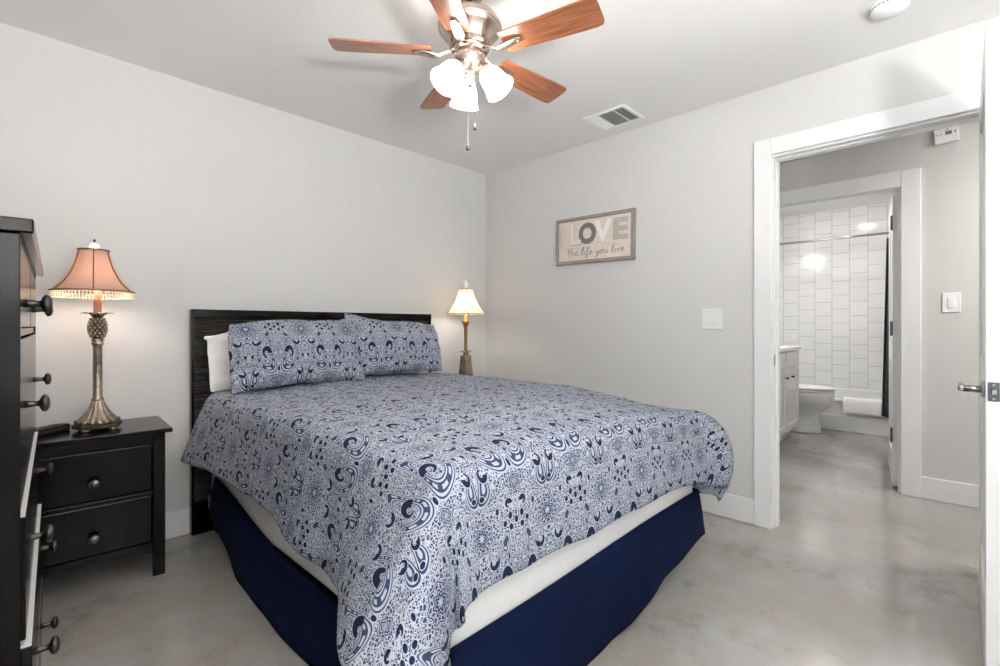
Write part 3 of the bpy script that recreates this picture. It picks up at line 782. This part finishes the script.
# ------------------------------------------------------------------ dark wooden furniture
KNOB = [(0,0),(.0075,0),(.0065,.006),(.005,.016),(.006,.020),(.013,.0225),(.0165,.026),(.0155,.031),(.009,.0345),(0,.0355)]
def knob(par, x, y, z, sc=1.0, mat='knob'):                     # sticks out along -y (front)
    return obj('knob', lathe([(r*sc, h*sc) for r, h in KNOB], 22, mat=Matrix.Translation((x, y, z)) @ Matrix.Rotation(R(90), 4, 'X')), M[mat], par, True)
def nightstand(label, loc, rz, group=None):
    """front faces local -y, origin at the floor under the back-right corner"""
    t = thing('nightstand', label, 'nightstand', loc, rz, group)
    Wd, D, Ht = .54, .40, .66
    obj('top', boxes((-Wd, 0, -D, 0, Ht-.020, Ht)), M['black'], t, bevel=.003)
    px = .024; x0, x1 = -Wd+px, -px; y0, y1 = -D+.026, -.016; lw = .046
    for (a, b) in ((x0, y0), (x1-lw, y0), (x0, y1-.036), (x1-lw, y1-.036)):
        obj('leg', boxes((a, a+lw, b, b+.036, 0, Ht-.020)), M['black'], t, bevel=.003)
    bm = boxes((x0+.006, x0+.022, y0+.036, y1-.036, .12, Ht-.02), (x1-.022, x1-.006, y0+.036, y1-.036, .12, Ht-.02), (x0+lw, x1-lw, y1-.014, y1-.004, .12, Ht-.02),
               (x0+lw, x1-lw, y0+.004, y0+.03, .594, Ht-.02), (x0+lw, x1-lw, y0+.004, y0+.03, .366, .382), (x0+.02, x1-.02, y0+.036, y1-.014, .122, .138))
    obj('body', bm, M['black'], t, bevel=.0015)
    # apron with a shallow arch
    n = 20; xa, xb = x0+lw, x1-lw
    poly = [(xa, .152), (xb, .152), (xb, .100)]+[(lerp(xb, xa, i/n), .100+.026*sin(pi*i/n)**.5) for i in range(1, n)]+[(xa, .100)]
    bm = prism(poly, 0, .022, mat=Matrix.Translation((0, y0+.028, 0)) @ Matrix.Rotation(R(90), 4, 'X')); obj('apron', bm, M['black'], t, bevel=.001)
    for (z0, z1, kz) in ((.384, .592, .462), (.154, .364, .232)):
        dr = obj('drawer', boxes((xa+.003, xb-.003, y0+.010, y0+.30, z0+.003, z1-.003)), M['black'], t, bevel=.003)
        knob(dr, (xa+xb)/2, y0+.010, kz, 1.15, 'pewter')
    return t
ns = nightstand('dark wooden two-drawer nightstand left of the bed holding the pineapple lamp', (-2.394, -.048, 0), R(-3.0), 'nightstands beside the bed')
ns2 = nightstand('dark wooden nightstand behind the far side of the bed under the cream lamp', (-.032, -.04, 0), 0, 'nightstands beside the bed')

# tall chest of drawers at the left edge, front faces local -y, rotated to face +x
ch = thing('chest_of_drawers', 'tall black chest of drawers at the left edge beside the camera', 'chest of drawers', (0, 0, 0))
CW, CD, CH = 1.04, .50, 1.31
ang = R(86.7)           # local -y  ->  world +x ; local x -> world +y
ch.rotation_euler = (0, 0, ang)
# near front corner of the top (local: x = 0, y = -CD)
target = Vector((-2.9155, -1.822, 0))
ch.location = target-Matrix.Rotation(ang, 3, 'Z') @ Vector((0, -CD, 0))
obj('top', boxes((0, CW, -CD, 0, CH-.026, CH)), M['black'], ch, bevel=.003)
ox, oy = .015, .018
bx0, bx1, by0, by1 = ox, CW-ox, -CD+oy, -.012
bm = boxes((bx0, bx0+.02, by0, by1, .06, CH-.026), (bx1-.02, bx1, by0, by1, .06, CH-.026), (bx0+.02, bx1-.02, by1-.008, by1, .06, CH-.026))
RZ = [(.085, .288), (.302, .528), (.542, .768), (.782, 1.092)]
for z in [.295, .535, .775, 1.105]: box(bm, bx0+.02, bx1-.02, by0+.004, by0+.05, z-.008, z+.008)
box(bm, bx0+.02, bx1-.02, by0+.004, by0+.05, 1.272, CH-.026); box(bm, CW/2-.012, CW/2+.012, by0+.004, by0+.05, 1.113, 1.272); box(bm, bx0+.02, bx1-.02, by0+.004, by0+.05, .06, .083)
obj('carcass', bm, M['black'], ch, bevel=.0015)
for (a, b) in ((bx0, by0), (bx1-.05, by0), (bx0, by1-.05), (bx1-.05, by1-.05)): obj('leg', boxes((a, a+.05, b, b+.05, 0, .06)), M['black'], ch)
for k, (z0, z1) in enumerate(RZ):
    opn = (.016, .015, .0065, .0)[k]
    dr = obj('drawer', boxes((bx0+.023, bx1-.023, by0-opn, by0+.022-opn, z0, z1), (bx0+.04, bx0+.052, by0+.022-opn, by0+.40, z0+.02, z1-.03), (bx1-.052, bx1-.04, by0+.022-opn, by0+.40, z0+.02, z1-.03)), M['black'], ch, bevel=.002)
    kz = (.204, .440, .679, .956)[k]
    if opn > .003: obj('highlight_strip', boxes((bx0+.024, bx1-.024, by0-opn+.001, by0+.020-opn, z1, z1+.002)), M['edge_highlight'], dr)['label'] = 'painted highlight along the top of the slightly open drawer'  # strip painted pale as light catching the black edge
    for kx in (bx0+.18, bx1-.20): knob(dr, kx, by0-opn, kz, 1.1)
for (xa, xb) in ((bx0+.023, CW/2-.014), (CW/2+.014, bx1-.023)):
    dr = obj('drawer', boxes((xa, xb, by0, by0+.022, 1.116, 1.270)), M['black'], ch, bevel=.002)
    knob(dr, (xa+xb)/2-.06, by0, 1.165, 1.2)

# remote control on the nightstand
rm = thing('remote_control', 'black remote control lying on the left nightstand beside the lamp', 'remote control', (-2.832, -.225, .6602), R(28))
rm.rotation_euler = (0, 0, R(40))
obj('case', boxes((-.10, .10, -.026, .026, 0, .030)), M['blackplastic'], rm, bevel=.007, seg=3)
bm = bmesh.new()
for i in range(9):
    for j in range(3): box(bm, -.085+i*.0175, -.074+i*.0175, -.018+j*.0135, -.009+j*.0135, .0295, .0322)
obj('button', bm, M['button'], rm, bevel=.001)
bm = bmesh.new()
for i in range(8): box(bm, -.084+i*.021, -.070+i*.021, -.0272, -.0258, .011, .018)
obj('side_grip', bm, M['button'], rm)

# ------------------------------------------------------------------ table lamps
def bell(prof, n, mat, par, name, flute=0, k=6):
    bm = bmesh.new(); uvl = bm.loops.layers.uv.new('UVMap'); rings = []; uvd = {}
    L = 0
    for q, (r, z) in enumerate(prof):
        if q: L += math.hypot(r-prof[q-1][0], z-prof[q-1][1])
        ring = []
        for i in range(n+1):
            a = 2*pi*i/n; rr = r*(1-flute*abs(sin(k*a/2))**.7*0+flute*(abs(cos(k*a/2))**3-.3))
            v = bm.verts.new((rr*cos(a), rr*sin(a), z)); ring.append(v); uvd[v] = (i/n, L)
        rings.append(ring)
    for a, b in zip(rings, rings[1:]):
        for i in range(n):
            f = bm.faces.new((a[i], a[i+1], b[i+1], b[i]))
            for l_ in f.loops: l_[uvl].uv = (uvd[l_.vert][0]*.6, uvd[l_.vert][1])
    o = obj(name, bm, mat, par, True); s = o.modifiers.new('solid', 'SOLIDIFY'); s.thickness = .0015; return o
ZN = .66
lampA = thing('table_lamp', 'pineapple-stem table lamp with peach checked shade and bead fringe on left nightstand', 'table lamp', (-2.655, -.243, ZN))
def LP(prof, name, mat, par, n=36, **k): return obj(name, lathe(prof, n, **k), mat, par, True)
b = LP([(0,.010),(.084,.010),(.088,.016),(.086,.026),(.078,.031),(0,.031)], 'base', M['bronzedark'], lampA, 8)
for p in b.data.polygons: p.use_smooth = False
for k in range(4):
    a = pi/4+k*pi/2; obj('foot', lathe([(0,0),(.014,0),(.018,.006),(.014,.012),(0,.012)], 14, mat=Matrix.Translation((.064*cos(a), .064*sin(a), 0))), M['bronze'], lampA, True)
bs = LP([(.076,.030),(.073,.042),(.066,.048),(.054,.060),(.040,.082),(.028,.105),(.021,.125),(.020,.130),(0,.130)], 'fluted_base', M['bronze'], lampA, 64, ridge=.05, k=16)
bm = bmesh.new()
for i in range(18):
    a = 2*pi*i/18; sphere(bm, (.074*cos(a), .074*sin(a), .040), .007, (1,1,.7))
obj('beading', bm, M['bronzedark'], bs, True)
col = LP([(.022,.128),(.0225,.136),(.0165,.142),(.0165,.37),(.0225,.376),(.0225,.383),(.018,.387),(.0235,.396),(.019,.404),(0,.404)], 'column', M['bronze'], lampA, 40)
pine = LP([(.017,.402),(.024,.412),(.029,.430),(.032,.450),(.030,.470),(.023,.487),(.014,.500),(0,.500)], 'pineapple', M['bronzedark'], lampA, 24)
bm = bmesh.new()
for rw in range(7):
    z = .413+rw*.0125; zz = (z-.450)/.05; rr = .032*math.sqrt(max(.05, 1-zz*zz*.8))
    for i in range(11):
        a = 2*pi*(i+.5*(rw % 2))/11; sphere(bm, (rr*cos(a), rr*sin(a), z), .0072, (.8,.8,.95), 8, 6)
obj('scale', bm, M['bronze'], pine, True)
bm = bmesh.new()
for i in range(8):
    a = 2*pi*i/8; m = Matrix.Rotation(a, 4, 'Z'); prev = None
    for f in range(6):
        g = f/5; x = .012+.046*g; z = .498+.020*sin(g*2.4)+.0; hw = .011*(1-g**2)+.001
        c_ = [bm.verts.new(m @ Vector((x, -hw, z))), bm.verts.new(m @ Vector((x, 0, z+.003))), bm.verts.new(m @ Vector((x, hw, z)))]
        if prev: bm.faces.new((prev[0], prev[1], c_[1], c_[0])); bm.faces.new((prev[1], prev[2], c_[2], c_[1]))
        prev = c_
lf = obj('leaf_crown', bm, M['bronze'], pine, True); lf.modifiers.new('s', 'SOLIDIFY').thickness = .002
LP([(.0145,.500),(.0145,.625),(0,.625)], 'candle_sleeve', M['sleeve'], lampA, 24)
LP([(.009,.625),(.014,.640),(.026,.67),(.028,.69),(.022,.71),(0,.72)], 'bulb', M['bulb'], lampA, 20)
obj('harp', tube([(.0,.016,.60),(.0,.034,.64),(.0,.042,.70),(.0,.03,.76),(.0,.008,.795),(0,-.008,.795),(0,-.03,.76),(0,-.042,.70),(0,-.034,.64),(0,-.016,.60)], .002, 6), M['gold'], lampA)
SA = [(.053,.795),(.057,.775),(.064,.745),(.075,.712),(.090,.680),(.109,.650),(.130,.626),(.143,.612)]
sh_ = bell(SA, 72, M['peach'], lampA, 'lamp_shade', .02, 6)
LEAN = Vector((.6943, -.7197, 0))*-.018        # the shade sits a little crooked
sh_.location = LEAN
bm = bmesh.new()
for k in range(6):
    a = 2*pi*k/6+math.atan2(-2.78, -.30); pts = [((r*1.012+.0015)*cos(a), (r*1.012+.0015)*sin(a), z) for r, z in SA]; tube(pts, .0024, 6, bm)
for (r, z) in ((.054,.795), (.144,.612)):
    tube([((r+.001)*cos(2*pi*i/48), (r+.001)*sin(2*pi*i/48), z) for i in range(49)], .0035, 6, bm)
obj('braid_trim', bm, M['peachtrim'], sh_)
bm = bmesh.new()
for i in range(72):
    a = 2*pi*i/72; 
    for q in range(3): sphere(bm, (.143*cos(a), .143*sin(a), .603-q*.0085), .0042, (1,1,1.1), 6, 4)
obj('bead_fringe', bm, M['bead'], sh_, True)
LP([(.0,.797),(.012,.797),(.016,.803),(.022,.815),(.020,.826),(.010,.830),(0,.832)], 'finial', M['crystal'], lampA, 20, ridge=.08, k=8).location = LEAN*.8
LP([(.0,.831),(.004,.832),(.005,.838),(.003,.844),(0,.845)], 'finial_tip', M['bronzedark'], lampA, 12).location = LEAN*.8

lampB = thing('table_lamp', 'slender gold table lamp with lit cream bell shade in the corner behind bed', 'table lamp', (-.440, -.225, ZN))
bm = bmesh.new(); prev = None
for (hw, z) in ((.062,0),(.062,.018),(.050,.026),(.044,.034),(.030,.215),(.033,.222),(.026,.23)):
    c_ = [bm.verts.new((sx*hw, sy*hw, z)) for sx, sy in ((-1,-1),(1,-1),(1,1),(-1,1))]
    if prev:
        for i in range(4): bm.faces.new((prev[i], prev[(i+1) % 4], c_[(i+1) % 4], c_[i]))
    else: bm.faces.new(c_)
    prev = c_
bm.faces.new(list(reversed(prev))); obj('base', bm, M['bronze'], lampB, bevel=.002)
LP([(.026,.228),(.020,.236),(.024,.246),(.014,.256),(.0125,.27),(.0135,.45),(.020,.456),(.017,.466),(.026,.478),(.030,.492),(.022,.500),(.014,.504),(.012,.565),(0,.565)], 'stem', M['gold'], lampB, 28)
bm = bmesh.new()
for i in range(7):
    a = 2*pi*i/7; m = Matrix.Rotation(a, 4, 'Z'); prev = None
    for f in range(6):
        g = f/5; x = .012+.036*g; z = .236+.030*sin(g*2.5); hw = .011*(1-g**2)+.001
        c_ = [bm.verts.new(m @ Vector((x, -hw, z))), bm.verts.new(m @ Vector((x, 0, z+.003))), bm.verts.new(m @ Vector((x, hw, z)))]
        if prev: bm.faces.new((prev[0], prev[1], c_[1], c_[0])); bm.faces.new((prev[1], prev[2], c_[2], c_[1]))
        prev = c_
lf = obj('leaf_collar', bm, M['bronze'], lampB, True); lf.modifiers.new('s', 'SOLIDIFY').thickness = .002
LP([(.009,.565),(.014,.58),(.026,.61),(.028,.63),(.022,.65),(0,.66)], 'bulb', M['bulb_far'], lampB, 20)
SB = [(.052,.745),(.056,.725),(.066,.690),(.080,.655),(.100,.615),(.122,.580),(.139,.556),(.139,.548)]
sh2 = bell(SB, 64, M['cream'], lampB, 'lamp_shade', .03, 8)
bm = bmesh.new()
for k in range(8):
    a = 2*pi*k/8+.2; tube([((r*1.02+.001)*cos(a), (r*1.02+.001)*sin(a), z) for r, z in SB], .0016, 6, bm)
for (r, z) in ((.053,.745), (.140,.553)): tube([((r+.001)*cos(2*pi*i/48), (r+.001)*sin(2*pi*i/48), z) for i in range(49)], .0028, 6, bm)
obj('seam_trim', bm, M['sleeve'], sh2)
obj('harp', tube([(.0,.012,.535),(.0,.034,.57),(.0,.040,.64),(.0,.03,.70),(.0,.006,.745),(0,-.006,.745),(0,-.03,.70),(0,-.040,.64),(0,-.034,.57),(0,-.012,.535)], .002, 6), M['gold'], lampB)
LP([(0,.745),(.010,.747),(.008,.760),(.018,.775),(.019,.788),(.010,.797),(.008,.803),(.012,.812),(0,.82)], 'finial', M['crystal'], lampB, 18)

ul = thing('added_fill_lamp', 'slender black uplighter added out of view behind the camera to fill the ceiling', 'floor lamp', (-2.85, -3.85, 0))  # uplighter added as a stand for the ceiling fill lamp
obj('base', lathe([(0,0),(.13,0),(.13,.014),(.11,.024),(.02,.03),(0,.03)], 36), M['blackmetal'], ul, True)
obj('pole', lathe([(.011,.028),(.011,1.07)], 16), M['blackmetal'], ul, True)
obj('bowl', lathe([(.011,1.065),(.05,1.072),(.12,1.11),(.17,1.165),(.19,1.205),(.184,1.205),(.165,1.17),(.116,1.118),(.05,1.081),(0,1.078)], 40), M['white'], ul, True)

# ------------------------------------------------------------------ bathroom
v = thing('vanity_cabinet', 'white bathroom vanity cabinet seen through the far doorway', 'cabinet', (2.19, -1.54, 0))
vx0, vx1, vf, vb = -.485, .485, -.25, .258
obj('cabinet_body', boxes((vx0, vx1, vf, vb, .10, .885), (vx0+.02, vx1-.02, vf+.06, vb, 0, .10)), M['trim'], v, bevel=.002)
for (a, b) in ((vx0+.015, -.012), (.012, vx1-.015)):
    obj('false_drawer', boxes((a, b, vf-.018, vf, .725, .870), ), M['trim'], v, bevel=.004)
    d = obj('door', boxes((a, a+.06, vf-.018, vf, .115, .705), (b-.06, b, vf-.018, vf, .115, .705), (a+.06, b-.06, vf-.018, vf, .115, .175), (a+.06, b-.06, vf-.018, vf, .645, .705), (a+.06, b-.06, vf-.009, vf, .175, .645)), M['trim'], v, bevel=.002)
    kx = (b-.03) if a < -.1 else a+.15
    obj('knob', lathe([(0,0),(.006,0),(.005,.014),(.013,.018),(.013,.026),(0,.03)], 14, mat=Matrix.Translation((kx, vf-.018, .63)) @ Matrix.Rotation(R(90), 4, 'X')), M['blackmetal'], d, True)
ct = obj('countertop', boxes((vx0-.015, vx1+.018, vf-.035, vb, .885, .915)), M['quartz'], v, bevel=.004)
obj('backsplash', boxes((vx0-.015, vx1+.018, vb-.018, vb, .915, .99)), M['quartz'], v, bevel=.003)

tl = thing('toilet', 'white toilet with closed lid beside the vanity cabinet', 'toilet', (2.985, BL, 0), 0)
def ellip(bm_rings):
    bm = bmesh.new(); rings = []
    for (cy, ax, ay, z) in bm_rings:
        rings.append([bm.verts.new((ax*cos(2*pi*i/36), cy+ay*sin(2*pi*i/36)*(1 if sin(2*pi*i/36) < 0 else .85), z)) for i in range(36)])
    for a, b in zip(rings, rings[1:]):
        for i in range(36): bm.faces.new((a[i], a[(i+1) % 36], b[(i+1) % 36], b[i]))
    bm.faces.new(list(reversed(rings[0]))); bm.faces.new(rings[-1]); return bm
obj('pedestal', ellip([(-.40,.115,.27,0),(-.40,.110,.265,.02),(-.41,.098,.235,.12),(-.42,.10,.22,.20),(-.455,.150,.275,.275),(-.475,.180,.292,.33),(-.482,.190,.298,.39),(-.48,.190,.297,.42),(-.48,.186,.292,.435)]), M['ceramic'], tl, True)
obj('seat', ellip([(-.485,.186,.290,.438),(-.485,.192,.298,.443),(-.485,.190,.296,.454)]), M['white'], tl, True)
obj('lid', ellip([(-.485,.184,.288,.463),(-.485,.192,.298,.467),(-.485,.186,.292,.478),(-.485,.15,.25,.484)]), M['white'], tl, True)
obj('tank', boxes((-.20, .20, -.20, -.014, .42, .76)), M['ceramic'], tl, bevel=.02, seg=4)
obj('tank_lid', boxes((-.21, .21, -.21, -.012, .76, .80)), M['ceramic'], tl, bevel=.012, seg=3)
obj('tank_neck', boxes((-.12, .12, -.26, -.03, .25, .42)), M['ceramic'], tl, bevel=.02, seg=3)

tb = thing('bathtub', 'low white bathtub along the tiled bathroom wall', 'bathtub', (3.26, (BL+BR_)/2, 0))
Lh = (BL-BR_)/2-.014
bm = bmesh.new(); tx1 = BB-3.26-.014
box(bm, .03, tx1, Lh-.10, Lh, 0, .345); box(bm, .03, tx1, -Lh, -Lh+.10, 0, .345); box(bm, tx1-.07, tx1, -Lh+.1, Lh-.1, 0, .395); box(bm, .03, tx1-.07, -Lh+.1, Lh-.1, 0, .08)
obj('basin', bm, M['ceramic'], tb, bevel=.02, seg=3)
obj('rim', boxes((-.005, .085, -Lh, Lh, .305, .345)), M['ceramic'], tb, bevel=.014, seg=3)
obj('apron', boxes((.022, .06, -Lh, Lh, 0, .305)), M['ceramic'], tb)
# sculpted lower skirt of the apron with a curved top edge
n = 40; poly = [(-Lh, 0), (Lh, 0)]+[(lerp(Lh, -Lh, i/n), .165+.10*abs(2*(i/n)-1)**2.2) for i in range(n+1)]
bm = prism(poly, 0, .024, mat=Matrix(((0,0,1,-.002),(1,0,0,0),(0,1,0,0),(0,0,0,1)))); obj('apron_skirt', bm, M['ceramic'], tb, bevel=.008, seg=3)

bm = bmesh.new(); grid = []
path = [(.13,.27),(.12,.342),(.085,.352),(.03,.355),(-.012,.350),(-.022,.32),(-.026,.28),(-.030,.225),(-.032,.195)]
for (dx, z) in path:
    row = []
    for j in range(25):
        y = -2.09-.33*j/24; wv = .006*noise.noise((y*14, z*6, 1))
        row.append(bm.verts.new((3.26+dx-abs(wv)-.002, y, z+.004*noise.noise((y*9, z*9, 4))+(.012*sin(j/24*pi*1.0) if z < .23 else 0))))
    grid.append(row)
for a, b in zip(grid, grid[1:]):
    for j in range(24): bm.faces.new((a[j], a[j+1], b[j+1], b[j]))
tw = obj('bath_mat', bm, M['towel'], smooth=True); tw.modifiers.new('s', 'SOLIDIFY').thickness = .010; tw.modifiers['s'].offset = 1
tw.modifiers.new('b', 'SUBSURF').levels = 1
tag(tw, 'white terry bath mat draped over the edge of the bathtub', 'bath mat')

rd = thing('shower_rod', 'thin chrome shower curtain rod across the tiled alcove', 'shower rod', (3.28, 0, 2.06))
obj('rod', tube([(0, BL-.014, 0), (0, BR_+.014, 0)], .012, 14), M['steel'], rd, True)
for y in (BL-.02, BR_+.02): obj('flange', lathe([(0,-.006),(.032,-.006),(.028,.006),(0,.006)], 20, mat=Matrix.Translation((0, y, 0)) @ Matrix.Rotation(R(90), 4, 'X')), M['steel'], rd, True)
bm = bmesh.new(); pts = []
n = 60
for i in range(n+1):
    f = i/n; pts.append((3.20+.030*sin(f*2*pi*7), -2.435-.34*f))
g0 = []
for r in range(13):
    z = 2.0-r*1.79/12; g0.append([bm.verts.new((x+.0-.008*(r/12), y+.02*(1-r/12)*-1*(1 if i > 3 else 1)+.018*(r/12), z)) for i, (x, y) in enumerate(pts)])
for a, b in zip(g0, g0[1:]):
    for i in range(n): bm.faces.new((a[i], a[i+1], b[i+1], b[i]))
cu = thing('shower_curtain', 'charcoal shower curtain bunched at the right end of the rod', 'shower curtain', (0,0,0))
fb = obj('curtain_fabric', bm, M['curtain'], cu, True); fb.modifiers.new('s', 'SOLIDIFY').thickness = .002
for i in range(7):
    y = -2.46-.33*(i+.2)/7
    obj('ring', tube([(3.28+.026*sin(q*pi/8), y, 2.045+.030*cos(q*pi/8)) for q in range(17)], .0025, 6), M['steel'], cu)

vl = thing('vanity_light', 'white lit vanity light bar above the bathroom mirror', 'wall light', (2.235, BL, 2.12))
obj('back_plate', boxes((-.28, .28, -.025, 0, -.05, .05)), M['steel'], vl, bevel=.004)
for i in range(3): obj('glass_shade', lathe([(.03,.05),(.045,.03),(.055,-.05),(.05,-.06),(0,-.06)], 24, mat=Matrix.Translation((-.19+.19*i, -.09, 0))), M['fixture'], vl, True)
for i in range(3): obj('arm', tube([(-.19+.19*i, -.02, .03), (-.19+.19*i, -.09, .045)], .008, 8), M['steel'], vl, True)
area('bath_fill', (2.6, -2.05, 2.485), (0, 0, 0), .16, .16, BATH_W, (1, .98, .95))  # fill lamp added to light the bathroom
bl = thing('added_bath_light', 'flush white light added out of view on the bathroom ceiling', 'ceiling light', (2.6, -2.05, 2.5))  # fitting added round the bathroom fill lamp
obj('rim', lathe([(.11,0),(.12,-.012),(.11,-.022),(.095,-.022),(.095,0)], 40), M['white'], bl, True)
hl = thing('added_hall_light', 'flush white light added out of view on the hall ceiling', 'ceiling light', (.55, -3.9, H))  # fitting added round the hall fill lamp
obj('rim', lathe([(.15,0),(.16,-.012),(.15,-.02),(.13,-.02),(.13,0)], 40), M['white'], hl, True)
area('hall_fill', (.55, -3.9, 2.415), (0, 0, 0), .22, .22, HALL_W, (1, .98, .95))  # fill lamp added out of view to light the hall
